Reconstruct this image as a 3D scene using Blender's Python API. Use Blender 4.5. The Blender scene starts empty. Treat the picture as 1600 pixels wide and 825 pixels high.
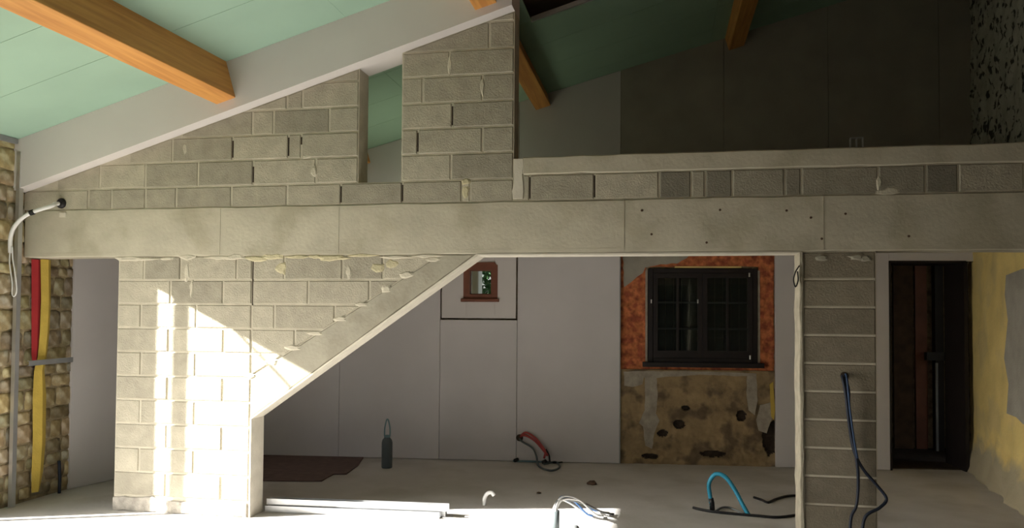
import bpy, bmesh, math, random
from mathutils import Vector, Matrix, noise
random.seed(7)
scene = bpy.context.scene
COL = scene.collection

# ------------------------------------------------------------------ camera
F, CY, CAM_D, CAM_H = 1240.0, 452.0, 5.99, 1.667      # focal length and principal row in pixels of a 1600x825 frame
YAW, PITCH, ROLL = math.atan(.187), math.atan(38 / F), .0066
FW = Vector((-math.sin(YAW) * math.cos(PITCH), math.cos(YAW) * math.cos(PITCH), math.sin(PITCH)))
R0 = Vector((math.cos(YAW), math.sin(YAW), 0))
U0 = R0.cross(FW)
RT = R0 * math.cos(ROLL) + U0 * math.sin(ROLL)
UP = RT.cross(FW)
CAM = Vector((0, -CAM_D, CAM_H))
cd = bpy.data.cameras.new('camera')
cam = bpy.data.objects.new('camera', cd)
COL.objects.link(cam)
cd.sensor_fit = 'HORIZONTAL'; cd.sensor_width = 36.0
cd.lens = F / 1600 * 36.0
cd.shift_y = (CY - 412.5) / 1600
cd.clip_start = .05
m = Matrix((RT, UP, -FW)).transposed().to_4x4()
m.translation = CAM
cam.matrix_world = m
scene.camera = cam

# ------------------------------------------------------------------ sky, sun, exposure
SUN_DIR = Vector((1, .40, -.494)).normalized()
wd = bpy.data.worlds.new('sky'); scene.world = wd; wd.use_nodes = True
nt = wd.node_tree; nt.nodes.clear()
wo = nt.nodes.new('ShaderNodeOutputWorld'); bg = nt.nodes.new('ShaderNodeBackground')
sky = nt.nodes.new('ShaderNodeTexSky'); sky.sky_type = 'NISHITA'; sky.sun_disc = False
sky.sun_elevation = math.asin(-SUN_DIR.z)
sky.sun_rotation = math.atan2(-SUN_DIR.x, -SUN_DIR.y)
sky.dust_density = 3.0
hs = nt.nodes.new('ShaderNodeHueSaturation'); hs.inputs['Saturation'].default_value = .35
nt.links.new(sky.outputs[0], hs.inputs['Color']); nt.links.new(hs.outputs[0], bg.inputs[0])
bg.inputs[1].default_value = .30
nt.links.new(bg.outputs[0], wo.inputs[0])
sl = bpy.data.lights.new('sun', 'SUN'); sun = bpy.data.objects.new('sun', sl); COL.objects.link(sun)
sl.energy = 26.0; sl.angle = .009; sl.color = (1, .965, .90)
sun.rotation_euler = SUN_DIR.to_track_quat('-Z', 'Y').to_euler()
sun.location = (-9, -3, 6)
def portal(loc, rot, sx, sy):
    l = bpy.data.lights.new('daylight_portal', 'AREA'); o = bpy.data.objects.new('daylight_portal', l); COL.objects.link(o)
    l.shape = 'RECTANGLE'; l.size = sx; l.size_y = sy; l.cycles.is_portal = True
    o.location = loc; o.rotation_euler = rot
vs = scene.view_settings
vs.view_transform = 'Standard'; vs.look = 'None'; vs.gamma = 1.0; vs.use_curve_mapping = False
vs.exposure = 0.41

# ------------------------------------------------------------------ measuring helpers (photo ray to a known plane)
def ray(x, y): return FW + RT * ((x - 800) / F) + UP * ((CY - y) / F)
def on_wall(x, y, Y=0.0):
    d = ray(x, y); return CAM + d * ((Y - CAM.y) / d.y)
def on_floor(x, y, Z=0.0):
    d = ray(x, y); return CAM + d * ((Z - CAM.z) / d.z)
def on_left(x, y, X):
    d = ray(x, y); return CAM + d * ((X - CAM.x) / d.x)
def wx(px, py): return on_wall(px, py).x

# ------------------------------------------------------------------ object helpers
def tag(o, label=None, cat=None, group=None, kind=None):
    if label: o['label'] = label
    if cat: o['category'] = cat
    if group: o['group'] = group
    if kind: o['kind'] = kind
    return o
def mesh_obj(name, verts, faces, mat, parent=None, smooth=False):
    me = bpy.data.meshes.new(name)
    me.from_pydata([tuple(v) for v in verts], [], faces)
    bm = bmesh.new(); bm.from_mesh(me)
    bmesh.ops.recalc_face_normals(bm, faces=bm.faces)
    bm.to_mesh(me); bm.free()
    if smooth:
        for p in me.polygons: p.use_smooth = True
    o = bpy.data.objects.new(name, me)
    if mat: me.materials.append(mat)
    COL.objects.link(o)
    if parent: o.parent = parent
    return o
def empty(name, loc, rz=0):
    o = bpy.data.objects.new(name, None); COL.objects.link(o)
    o.location = loc; o.rotation_euler = (0, 0, rz); o.empty_display_size = .1
    return o
class MB:
    def __init__(s): s.v = []; s.f = []
    def add(s, v, f):
        n = len(s.v); s.v += [tuple(q) for q in v]; s.f += [[i + n for i in q] for q in f]; return s
    def box(s, x0, x1, y0, y1, z0, z1):
        v = [(x, y, z) for x in (x0, x1) for y in (y0, y1) for z in (z0, z1)]
        return s.add(v, [[0, 1, 3, 2], [4, 6, 7, 5], [0, 4, 5, 1], [2, 3, 7, 6], [0, 2, 6, 4], [1, 5, 7, 3]])
    def prism(s, poly, y0, y1, axis='y'):
        n = len(poly)
        def pt(a, b, t):
            return (a, t, b) if axis == 'y' else ((t, a, b) if axis == 'x' else (a, b, t))
        v = [pt(a, b, y0) for a, b in poly] + [pt(a, b, y1) for a, b in poly]
        f = [list(range(n)), list(range(2 * n - 1, n - 1, -1))] + [[i, (i + 1) % n, n + (i + 1) % n, n + i] for i in range(n)]
        return s.add(v, f)
    def tube(s, pts, r, seg=8, cap=True, taper=None):
        pts = [Vector(p) for p in pts]; n = len(pts)
        up = None; base = len(s.v)
        for i, p in enumerate(pts):
            t = (pts[min(i + 1, n - 1)] - pts[max(i - 1, 0)]).normalized()
            if up is None:
                up = t.orthogonal().normalized()
            else:
                up = (up - t * up.dot(t))
                up = up.normalized() if up.length > 1e-6 else t.orthogonal().normalized()
            b = t.cross(up)
            rr = r if taper is None else taper[i]
            for k in range(seg):
                a = 2 * math.pi * k / seg
                s.v.append(tuple(p + up * (rr * math.cos(a)) + b * (rr * math.sin(a))))
        for i in range(n - 1):
            for k in range(seg):
                a, b2 = base + i * seg + k, base + i * seg + (k + 1) % seg
                s.f.append([a, b2, b2 + seg, a + seg])
        if cap:
            s.f.append([base + k for k in range(seg)]); s.f.append([base + (n - 1) * seg + k for k in range(seg - 1, -1, -1)])
        return s
    def lathe(s, prof, c, seg=20):
        base = len(s.v); n = len(prof)
        for r, z in prof:
            for k in range(seg):
                a = 2 * math.pi * k / seg
                s.v.append((c[0] + r * math.cos(a), c[1] + r * math.sin(a), c[2] + z))
        for i in range(n - 1):
            for k in range(seg):
                a, b2 = base + i * seg + k, base + i * seg + (k + 1) % seg
                s.f.append([a, b2, b2 + seg, a + seg])
        s.f.append([base + k for k in range(seg)][::-1]); s.f.append([base + (n - 1) * seg + k for k in range(seg)])
        return s
    def build(s, name, mat, parent=None, smooth=False): return mesh_obj(name, s.v, s.f, mat, parent, smooth)
def spline(ctrl, n=6):
    P = [Vector(p) for p in ctrl]; P = [P[0] * 2 - P[1]] + P + [P[-1] * 2 - P[-2]]
    out = []
    for i in range(1, len(P) - 2):
        a, b, c, d = P[i - 1:i + 3]
        for k in range(n):
            t = k / n
            out.append(.5 * ((2 * b) + (c - a) * t + (2 * a - 5 * b + 4 * c - d) * t * t + (3 * b - 3 * c + d - a) * t ** 3))
    out.append(P[-2]); return out
def clip(poly, a, b, c):                      # keep a*x + b*z <= c
    out = []
    for i in range(len(poly)):
        p, q = poly[i], poly[(i + 1) % len(poly)]
        dp, dq = a * p[0] + b * p[1] - c, a * q[0] + b * q[1] - c
        if dp <= 0: out.append(p)
        if dp * dq < 0:
            t = dp / (dp - dq); out.append((p[0] + (q[0] - p[0]) * t, p[1] + (q[1] - p[1]) * t))
    return out
def area(poly): return .5 * sum(poly[i][0] * poly[(i + 1) % len(poly)][1] - poly[(i + 1) % len(poly)][0] * poly[i][1] for i in range(len(poly)))
def inset(poly, e):
    if area(poly) < 0: poly = poly[::-1]
    n = len(poly); L = []
    for i in range(n):
        p, q = Vector(poly[i]), Vector(poly[(i + 1) % n]); d = (q - p)
        if d.length < 1e-5: continue
        d.normalize(); nn = Vector((-d.y, d.x)); L.append((p + nn * e, d))
    out = []
    for i in range(len(L)):
        (p, d), (q, g) = L[i - 1], L[i]
        den = d.x * g.y - d.y * g.x
        if abs(den) < 1e-6: out.append((q.x, q.y)); continue
        t = ((q.x - p.x) * g.y - (q.y - p.y) * g.x) / den
        out.append((p.x + d.x * t, p.y + d.y * t))
    return out

# ------------------------------------------------------------------ materials
def new_mat(name, base, rough=.9, tone=.12, scale=6.0, bump=.15, bscale=60.0, color2=None, c2scale=3.0, c2lo=.5, c2hi=.62, objcol=False, metallic=0.0, spec=.3):
    mt = bpy.data.materials.new(name); mt.use_nodes = True
    t = mt.node_tree; N = t.nodes; Lk = t.links
    b = N['Principled BSDF']; b.inputs['Roughness'].default_value = rough; b.inputs['Metallic'].default_value = metallic
    b.inputs['Specular IOR Level'].default_value = spec
    tc = N.new('ShaderNodeTexCoord')
    def noi(sc, det=5):
        n = N.new('ShaderNodeTexNoise'); n.inputs['Scale'].default_value = sc; n.inputs['Detail'].default_value = det
        Lk.new(tc.outputs['Object'], n.inputs['Vector']); return n
    rgb = N.new('ShaderNodeRGB'); rgb.outputs[0].default_value = (*base, 1); cur = rgb.outputs[0]
    if color2:
        n2 = noi(c2scale); rp = N.new('ShaderNodeValToRGB'); rp.color_ramp.elements[0].position = c2lo; rp.color_ramp.elements[1].position = c2hi
        Lk.new(n2.outputs[0], rp.inputs[0]); mx = N.new('ShaderNodeMix'); mx.data_type = 'RGBA'
        Lk.new(rp.outputs[0], mx.inputs[0]); Lk.new(cur, mx.inputs[6]); mx.inputs[7].default_value = (*color2, 1); cur = mx.outputs[2]
    if objcol:
        oi = N.new('ShaderNodeObjectInfo'); mx = N.new('ShaderNodeMix'); mx.data_type = 'RGBA'; mx.blend_type = 'MULTIPLY'; mx.inputs[0].default_value = 1
        Lk.new(cur, mx.inputs[6]); Lk.new(oi.outputs['Color'], mx.inputs[7]); cur = mx.outputs[2]
    if tone:
        n1 = noi(scale, 8); mr = N.new('ShaderNodeMapRange'); mr.inputs[1].default_value = .25; mr.inputs[2].default_value = .75
        mr.inputs[3].default_value = 1 - tone; mr.inputs[4].default_value = 1 + tone
        Lk.new(n1.outputs[0], mr.inputs[0]); mx = N.new('ShaderNodeMix'); mx.data_type = 'RGBA'; mx.blend_type = 'MULTIPLY'; mx.inputs[0].default_value = 1
        Lk.new(cur, mx.inputs[6]); Lk.new(mr.outputs[0], mx.inputs[7]); cur = mx.outputs[2]
    Lk.new(cur, b.inputs['Base Color'])
    if bump:
        n3 = noi(bscale, 4); bp = N.new('ShaderNodeBump'); bp.inputs['Strength'].default_value = bump; bp.inputs['Distance'].default_value = .01
        Lk.new(n3.outputs[0], bp.inputs['Height']); Lk.new(bp.outputs[0], b.inputs['Normal'])
    return mt
M = {}
M['block'] = new_mat('concrete_block', (.44, .405, .32), tone=.16, scale=9, bump=.5, bscale=90, objcol=True)
M['mortar'] = new_mat('mortar', (.55, .51, .41), tone=.15, scale=8, bump=.4, bscale=70)
M['concrete'] = new_mat('cast_concrete', (.50, .465, .37), tone=.12, scale=4, bump=.25, bscale=40, color2=(.43, .395, .30), c2scale=2.5)
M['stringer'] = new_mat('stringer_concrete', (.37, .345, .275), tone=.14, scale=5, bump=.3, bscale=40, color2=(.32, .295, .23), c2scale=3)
M['render'] = new_mat('smooth_render', (.62, .58, .49), tone=.1, scale=10, bump=.2)
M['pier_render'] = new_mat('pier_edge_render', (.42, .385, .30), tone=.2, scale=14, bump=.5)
M['yellow_mortar'] = new_mat('yellow_mortar', (.52, .47, .31), tone=.2, scale=12, bump=.5, bscale=60)
M['rubble'] = new_mat('rubble_mortar', (.42, .39, .34), tone=.3, scale=18, bump=.8, bscale=40)
M['white_board'] = new_mat('white_board', (.68, .645, .63), tone=.04, scale=2, bump=.02)
M['green_board'] = new_mat('green_board', (.35, .515, .41), tone=.05, scale=2, bump=.02)
M['grey_board'] = new_mat('grey_board', (.61, .585, .59), tone=.06, scale=1.5, bump=.02)
M['shaded_brown_board'] = new_mat('shaded_brown_board', (.34, .315, .275), tone=.12, scale=3, bump=.05)  # browner board, darkened to paint in the shade at the mezzanine's right
M['deck'] = new_mat('roof_deck', (.30, .24, .19), tone=.1)
M['floor'] = new_mat('floor_screed', (.58, .56, .54), tone=.10, scale=2.2, bump=.25, bscale=25, color2=(.50, .48, .45), c2scale=1.3, rough=.8)
M['dark_stone'] = new_mat('dark_stone', (.12, .10, .08), tone=.3, scale=6, bump=.6, bscale=20)
M['plaster'] = new_mat('white_plaster', (.62, .60, .56), tone=.05, bump=.1)
M['ground'] = new_mat('ground', (.16, .15, .10), tone=.2, bump=.3)
M['stone'] = new_mat('rubble_stone', (.33, .265, .165), tone=.35, scale=14, bump=.7, bscale=30, color2=(.40, .36, .28), c2scale=9, objcol=True)
M['stone_joint'] = new_mat('earth_mortar', (.33, .27, .18), tone=.35, scale=20, bump=.8, bscale=45, color2=(.20, .15, .09), c2scale=8)
M['lime_joint'] = new_mat('lime_mortar', (.36, .295, .18), tone=.3, scale=16, bump=.8, bscale=40, color2=(.22, .17, .11), c2scale=7, c2lo=.55, c2hi=.66)
M['yellow_plaster'] = new_mat('yellow_plaster', (.78, .61, .24), tone=.1, scale=3, bump=.3, bscale=30, color2=(.68, .54, .24), c2scale=2.5)
def worn_foot(mt, col, z0, z1):                          # bare grey render where the yellow coat has fallen off near the floor
    t = mt.node_tree; N = t.nodes; L = t.links; b = N['Principled BSDF']; src = b.inputs['Base Color'].links[0].from_socket
    tc = N.new('ShaderNodeTexCoord'); sp_ = N.new('ShaderNodeSeparateXYZ'); L.new(tc.outputs['Object'], sp_.inputs[0])
    n = N.new('ShaderNodeTexNoise'); n.inputs['Scale'].default_value = 3.5; n.inputs['Detail'].default_value = 6; L.new(tc.outputs['Object'], n.inputs['Vector'])
    ad = N.new('ShaderNodeMath'); ad.operation = 'MULTIPLY_ADD'; ad.inputs[1].default_value = .5; L.new(n.outputs[0], ad.inputs[0]); L.new(sp_.outputs['Z'], ad.inputs[2])
    mr = N.new('ShaderNodeMapRange'); mr.inputs[1].default_value = z0; mr.inputs[2].default_value = z1; mr.inputs[3].default_value = 1; mr.inputs[4].default_value = 0; L.new(ad.outputs[0], mr.inputs[0])
    mx = N.new('ShaderNodeMix'); mx.data_type = 'RGBA'; L.new(mr.outputs[0], mx.inputs[0]); L.new(src, mx.inputs[6]); mx.inputs[7].default_value = (*col, 1); L.new(mx.outputs[2], b.inputs['Base Color'])
worn_foot(M['yellow_plaster'], (.42, .37, .25), .50, .66)
M['grey_render'] = new_mat('grey_render', (.36, .34, .29), tone=.15, scale=6, bump=.4)
M['red_coat'] = new_mat('red_brown_coat', (.54, .18, .07), tone=.5, scale=16, bump=.8, bscale=45, color2=(.33, .09, .045), c2scale=12, c2lo=.45, c2hi=.6)
M['old_plaster'] = new_mat('old_plaster', (.33, .24, .13), tone=.3, scale=7, bump=.6, bscale=30, color2=(.16, .115, .07), c2scale=4.5, c2lo=.48, c2hi=.6)
M['pale_plaster'] = new_mat('pale_plaster', (.37, .33, .27), tone=.25, scale=14, bump=.5)
M['near_black'] = new_mat('painted_dark', (.045, .032, .022), tone=.4, scale=20, bump=.8)  # near-black brown that paints in the dark of pits, holes and open joints
M['dark_plaster'] = new_mat('spotted_plaster', (.50, .49, .43), tone=.25, scale=6, bump=.7, bscale=20, color2=(.06, .055, .05), c2scale=11, c2lo=.54, c2hi=.6)  # pale plaster, dark noise spots stand in for its holes
M['dark_wood'] = new_mat('dark_wood', (.018, .014, .014), rough=.45, tone=.3, bump=.1)
M['shutter'] = new_mat('shutter_wood', (.007, .011, .010), rough=.6, tone=.4, scale=3)
M['red_wood'] = new_mat('red_wood', (.20, .075, .045), rough=.5, tone=.2)
M['steel'] = new_mat('galvanised', (.62, .63, .64), rough=.38, tone=.1, bump=.02, metallic=.85)
M['dull_steel'] = new_mat('dull_steel', (.33, .34, .35), rough=.5, tone=.15, bump=.02, metallic=.5)
M['red_foam'] = new_mat('red_strip', (.42, .035, .04), tone=.1)
M['yellow_foam'] = new_mat('yellow_strip', (.58, .42, .085), tone=.12, scale=10, bump=.3)
M['black'] = new_mat('black_plastic', (.012, .012, .013), rough=.5, tone=.1, bump=0)
M['grey_plastic'] = new_mat('grey_plastic', (.17, .18, .18), rough=.6, tone=.1, bump=0)
M['white_plastic'] = new_mat('white_plastic', (.75, .75, .74), rough=.5, tone=.03, bump=0)
M['blue_plastic'] = new_mat('blue_plastic', (.03, .26, .40), rough=.45, tone=.1, bump=0)
M['blue_wire'] = new_mat('blue_wire', (.05, .16, .42), rough=.45, tone=.1, bump=0)
M['pier_blue'] = new_mat('pier_blue_wire', (.03, .06, .13), rough=.5, tone=.1, bump=0)
M['navy'] = new_mat('navy_cable', (.013, .018, .032), rough=.5, tone=.1, bump=0)
M['red_plastic'] = new_mat('red_plastic', (.40, .06, .06), rough=.5, tone=.1, bump=0)
M['canister'] = new_mat('canister_grey', (.10, .12, .125), rough=.5, tone=.1, bump=0)
M['canister_teal'] = new_mat('canister_teal', (.15, .25, .27), rough=.5, tone=.1, bump=0)
M['carpet'] = new_mat('brown_sheet', (.15, .10, .09), tone=.2, scale=12, bump=.3)
M['leaf'] = new_mat('leaf', (.05, .13, .04), tone=.4, scale=30, bump=0)
M['bark'] = new_mat('bark', (.10, .07, .05), tone=.3)
M['bronze'] = new_mat('brown_wood', (.09, .055, .035), tone=.3, scale=8, bump=.5)

def wood_mat(name, c1, c2):
    mt = bpy.data.materials.new(name); mt.use_nodes = True; t = mt.node_tree; N = t.nodes; L = t.links
    b = N['Principled BSDF']; b.inputs['Roughness'].default_value = .6
    tc = N.new('ShaderNodeTexCoord'); mp = N.new('ShaderNodeMapping'); mp.inputs['Scale'].default_value = (14, .7, 14)
    L.new(tc.outputs['Object'], mp.inputs['Vector'])
    n = N.new('ShaderNodeTexNoise'); n.inputs['Scale'].default_value = 2.2; n.inputs['Detail'].default_value = 6; n.inputs['Distortion'].default_value = .6
    L.new(mp.outputs[0], n.inputs['Vector'])
    r = N.new('ShaderNodeValToRGB'); r.color_ramp.elements[0].position = .35; r.color_ramp.elements[1].position = .68
    r.color_ramp.elements[0].color = (*c1, 1); r.color_ramp.elements[1].color = (*c2, 1)
    L.new(n.outputs[0], r.inputs[0]); L.new(r.outputs[0], b.inputs['Base Color'])
    bp = N.new('ShaderNodeBump'); bp.inputs['Strength'].default_value = .15; bp.inputs['Distance'].default_value = .005
    L.new(n.outputs[0], bp.inputs['Height']); L.new(bp.outputs[0], b.inputs['Normal'])
    return mt
M['pine'] = wood_mat('pine', (.72, .345, .09), (.56, .24, .058))
def glass_mat():
    mt = bpy.data.materials.new('window_glass'); mt.use_nodes = True; t = mt.node_tree; N = t.nodes; L = t.links
    N.remove(N['Principled BSDF']); o = N['Material Output']
    tr = N.new('ShaderNodeBsdfTransparent'); gl = N.new('ShaderNodeBsdfGlossy'); gl.inputs['Roughness'].default_value = .04
    tr.inputs[0].default_value = (.86, .9, .88, 1)
    fr = N.new('ShaderNodeLayerWeight'); fr.inputs[0].default_value = .25; mr = N.new('ShaderNodeMapRange'); mx = N.new('ShaderNodeMixShader')
    mr.inputs[3].default_value = .04; mr.inputs[4].default_value = .5
    L.new(fr.outputs['Facing'], mr.inputs[0]); L.new(mr.outputs[0], mx.inputs[0]); L.new(tr.outputs[0], mx.inputs[1]); L.new(gl.outputs[0], mx.inputs[2]); L.new(mx.outputs[0], o.inputs[0])
    return mt
M['glass'] = glass_mat()

# ------------------------------------------------------------------ key dimensions
XL, XR, YF = -5.45, 3.2, -8.6
SL = .295
def zc(x): return 3.15 + SL * (x + 5.347)               # underside of the sloping ceiling
DROP = .17                                              # the rear ceiling hangs this much lower
def zb(x): return 2.712 + .305 * (x + 5.381)            # foot of the white boxed band
BEAM0, BEAM1, CAP0, CAP1 = 2.127, 2.53, 2.735, 2.87
TH = .2
JX = -3.281                                             # left jamb of the stair opening
PX0, PX1 = .995, 1.5                                    # block pier
def right_x(y): return 3.34 - .128 * (3.52 - y)
BK = .092
def back_y(x): return 2.74 + BK * (x + 3.112)

# ------------------------------------------------------------------ ground, floor
g = mesh_obj('ground', [(-60, -60, -.16), (60, -60, -.16), (60, 60, -.16), (-60, 60, -.16)], [[0, 1, 2, 3]], M['ground'])
tag(g, 'bare sandy ground outside the building', 'ground', kind='structure')
fl = MB().box(XL - .4, 4.6, YF - .3, 5.2, -.15, 0).build('floor', M['floor'])
tag(fl, 'dusty pale grey concrete screed floor', 'floor', kind='structure')

# ------------------------------------------------------------------ the block wall
poly_left = [(-4.51, 0), (JX, 0), (JX, BEAM0), (-4.51, BEAM0)]
core = MB()
core.prism(poly_left, .001, TH - .001)
core.prism([(JX, 1.14), (-1.68, BEAM0), (JX, BEAM0)], .001, TH - .001)
core.prism([(PX0, 0), (PX1, 0), (PX1, BEAM0), (PX0, BEAM0)], .001, TH - .001)
SX0, SX1, SZ = -2.378, -2.02, 2.705
WE = -1.112
core.prism([(XL + .02, BEAM1), (SX0, BEAM1), (SX0, zb(SX0)), (XL + .02, zb(XL + .02))], .001, TH - .001)
core.prism([(SX0, BEAM1), (SX1, BEAM1), (SX1, SZ), (SX0, SZ)], .001, TH - .001)
core.prism([(SX1, BEAM1), (WE, BEAM1), (WE, zb(WE)), (SX1, zb(SX1))], .001, TH - .001)
core.prism([(WE, BEAM1), (XR, BEAM1), (XR, CAP0), (WE, CAP0)], .001, TH - .001)
wall = core.build('wall_middle', M['mortar'])
tag(wall, 'grey concrete block gable wall with a slanted stair opening', 'wall', kind='structure')

def rough_prism(name, poly, y0, y1, mat, parent, step=.07, amp=.004, ch=.008):
    """prism with subdivided, slightly uneven edges"""
    P = []
    for i in range(len(poly)):
        a, b = Vector(poly[i]), Vector(poly[(i + 1) % len(poly)]); n = max(1, int((b - a).length / step))
        for k in range(n):
            q = a + (b - a) * (k / n)
            P.append((q.x + random.uniform(-amp, amp) * (k > 0), q.y + random.uniform(-amp, amp) * (k > 0)))
    Q = []
    c = Vector((sum(p[0] for p in P) / len(P), sum(p[1] for p in P) / len(P)))
    mb = MB(); n = len(P)
    v = [(p[0], y0, p[1]) for p in P] + [(p[0], y1, p[1]) for p in P]
    mb.add(v, [list(range(n)), list(range(2 * n - 1, n - 1, -1))] + [[i, (i + 1) % n, n + (i + 1) % n, n + i] for i in range(n)])
    o = mb.build(name, mat, parent)
    if ch:
        md = o.modifiers.new('bevel', 'BEVEL'); md.width = ch; md.segments = 1; md.limit_method = 'ANGLE'; md.angle_limit = .9
    return o
beam = rough_prism('concrete_beam', [(XL + .02, BEAM0), (XR, BEAM0), (XR, BEAM1), (XL + .02, BEAM1)], -.012, TH + .012, M['concrete'], wall, step=.2)
beam['label'] = 'long cast concrete ring beam'
cap = rough_prism('parapet_cap', [(WE + .07, CAP0), (XR, CAP0), (XR, CAP1), (WE + .07, CAP1)], -.012, TH + .012, M['concrete'], wall, step=.15)
cap['label'] = 'cast concrete coping of the mezzanine parapet'
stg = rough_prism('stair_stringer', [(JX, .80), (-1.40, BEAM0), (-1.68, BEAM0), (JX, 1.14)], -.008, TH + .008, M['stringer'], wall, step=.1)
stg['label'] = 'slanted cast concrete stringer above the opening'
# smooth render in the reveals
rv = MB()
rv.prism([(JX, .0), (JX + .012, .0), (JX + .012, .81), (JX, .80)], -.006, TH + .006)
rv.build('jamb_render', M['render'], wall)
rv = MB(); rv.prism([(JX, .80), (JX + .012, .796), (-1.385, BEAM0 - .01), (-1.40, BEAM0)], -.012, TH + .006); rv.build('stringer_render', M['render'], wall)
rv = MB(); rv.prism([(-1.40, BEAM0), (-1.385, BEAM0 - .012), (PX0 - .012, BEAM0 - .012), (PX0, BEAM0)], -.014, TH + .006); rv.build('soffit_render', M['render'], wall)
rough_prism('pier_render', [(PX0 - .014, 0), (PX0 + .014, 0), (PX0 + .012, BEAM0 - .002), (PX0 - .014, BEAM0 - .002)], -.016, TH + .006, M['pier_render'], wall, step=.08, amp=.005, ch=.004)
rough_prism('mortar_strip', [(WE - .005, BEAM1 + .02), (WE + .075, BEAM1 + .02), (WE + .075, CAP1 - .01), (WE, CAP1 - .01)], -.010, TH, M['render'], wall, step=.06, amp=.008, ch=.003)
rough_prism('rough_footing', [(-4.515, 0), (JX - .012, 0), (JX - .012, .115), (-3.9, .10), (-4.2, .125), (-4.515, .11)], -.014, TH + .01, M['rubble'], wall, step=.05, amp=.008, ch=.006)

def block(x0, x1, z0, z1, tone=1.0, cuts=(), warm=0.0):
    gx = .007
    poly = [(x0 + gx, z0 + .007), (x1 - gx, z0 + .007), (x1 - gx, z1 - .007), (x0 + gx, z1 - .007)]
    for c in cuts:
        poly = clip(poly, *c)
        if len(poly) < 3: return
    if abs(area(poly)) < .0008: return
    poly = inset(poly, 0.0005); inn = inset(poly, .006); n = len(poly)
    d = random.uniform(-.002, .003)
    v = [(a, -.001, b) for a, b in poly] + [(a, -.006 - d, b) for a, b in inn] + [(a, TH + .001, b) for a, b in poly] + [(a, TH + .006, b) for a, b in inn]
    f = [list(range(n, 2 * n)), list(range(4 * n - 1, 3 * n - 1, -1))]
    for i in range(n):
        j = (i + 1) % n
        f += [[i, j, n + j, n + i], [i, 2 * n + i, 2 * n + j, j], [2 * n + i, 3 * n + i, 3 * n + j, 2 * n + j]]
    o = mesh_obj('block', v, f, M['block'], wall)
    t = tone * random.uniform(.95, 1.05) * .97
    o.color = (t * (1 + warm), t, t * (1 - warm), 1)
    return o
def course(z0, z1, joints, cuts=()):
    """joints: x positions, with optional (x, tone) giving the tone of the block that STARTS there"""
    J = [(j if isinstance(j, tuple) else (j, None)) for j in joints]
    for (a, ta), (b, _) in zip(J, J[1:]):
        block(a, b, z0, z1, ta if ta else random.choice((1.0, 1.04, .96, 1.08, .9)), cuts)
# lower courses, below the beam
STR = (1.14 - BEAM0, 1.0 * (-1.68 - JX), 0)             # stringer upper edge as a half-plane
sx, sz = -1.68 - JX, BEAM0 - 1.14
cut_str = (sz, -sx, sz * (JX + .004) - sx * (1.14 + .012))     # keep points above the stringer line
lev = [BEAM0 - .2 * k for k in range(11)]
odd = [-4.51, -4.28, -3.78, JX]; even = [-4.51, -4.03, -3.53, JX]
low = {0: [(-4.51, 1.08), (-4.27, .84), (-3.93, 1.02), (-3.42, 1.0), JX], 1: [(-4.51, 1.1), (-4.02, .80), (-3.54, 1.0), JX], 2: [(-4.51, 1.12), (-4.29, .92), (-3.78, 1.0), JX]}
tones = [1.1, .93, 1.05, 1.0]
for k in range(10):
    js = low.get(k) or [(x, tones[(i * 3 + k) % 4]) for i, x in enumerate(odd if k % 2 == 0 else even)]
    course(lev[k + 1], lev[k], js)
hi = {0: [(JX, 1.02), (-3.0, .84), (-2.5, .86), (-2.16, 1.0), -1.68], 1: [(JX, 1.0), (-2.79, .90), (-2.27, .9), -1.9], 2: [(JX, 1.05), (-3.08, .92), (-2.56, 1.0), -2.3], 3: [(JX, 1.06), (-2.9, 1.0), -2.5], 4: [(JX, 1.04), -2.9]}
for k, js in hi.items(): course(lev[k + 1], lev[k], js, [cut_str])
# pier: one block wide
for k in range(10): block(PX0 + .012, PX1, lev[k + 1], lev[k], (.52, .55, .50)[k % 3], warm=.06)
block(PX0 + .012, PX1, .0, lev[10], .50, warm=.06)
# upper courses
def cut_top(z=0): return (-.305, 1.0, 2.712 + .305 * 5.381 - .006)
uz = [BEAM1, 2.705, 2.915, 3.118, 3.32, 3.53, 3.73, 3.939, 4.14]
U = [
 (300, [(38, 1.05), (139, .85), (175, .95), (228, .90), (276, .86), (362, .98), (449, 1.0), (533, .84), (629, .90), (722, 1.2), (735, .92), 802]),
 (268, [(90, 1.0), (157, 1.08), (228, .86), (310, .84), (396, 1.02), (494, 1.05), 560]),
 (233, [(203, 1.05), (270, .86), (364, 1.04), (451, .98), (471, .94), 560]),
 (192, [(285, .82), (395, 1.02), (428, .76), (515, .96), 560]),
 (160, [(380, 1.03), (449, .93), (473, .96), 560]),
 (125, [(500, .96), 560]),
]
for i, (py, js) in enumerate(U):
    J = []
    for j in js:
        p, t = j if isinstance(j, tuple) else (j, None)
        x = wx(p, py)
        x = SX0 if p == 560 else (WE if p == 802 else x)
        J.append((x, t))
    course(uz[i], uz[i + 1], J, [cut_top()])
UR = [None,
 (260, [(627, 1.05), (705, .78), 802]), (220, [(627, .93), (653, .92), (754, .86), 802]), (180, [(627, 1.05), (707, .84), 802]),
 (138, [(627, .98), (661, .95), (754, .84), 802]), (100, [(627, .92), (703, .82), 802]), (60, [(627, .9), (765, .86), 802]), (28, [(700, .95), 802])]
for i, e in enumerate(UR):
    if not e: continue
    J = [((SX1 if (j[0] if isinstance(j, tuple) else j) == 627 else (WE if (j[0] if isinstance(j, tuple) else j) == 802 else wx(j[0] if isinstance(j, tuple) else j, e[0]))), j[1] if isinstance(j, tuple) else None) for j in e[1]]
    course(uz[i], uz[i + 1], J, [cut_top()])
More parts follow.
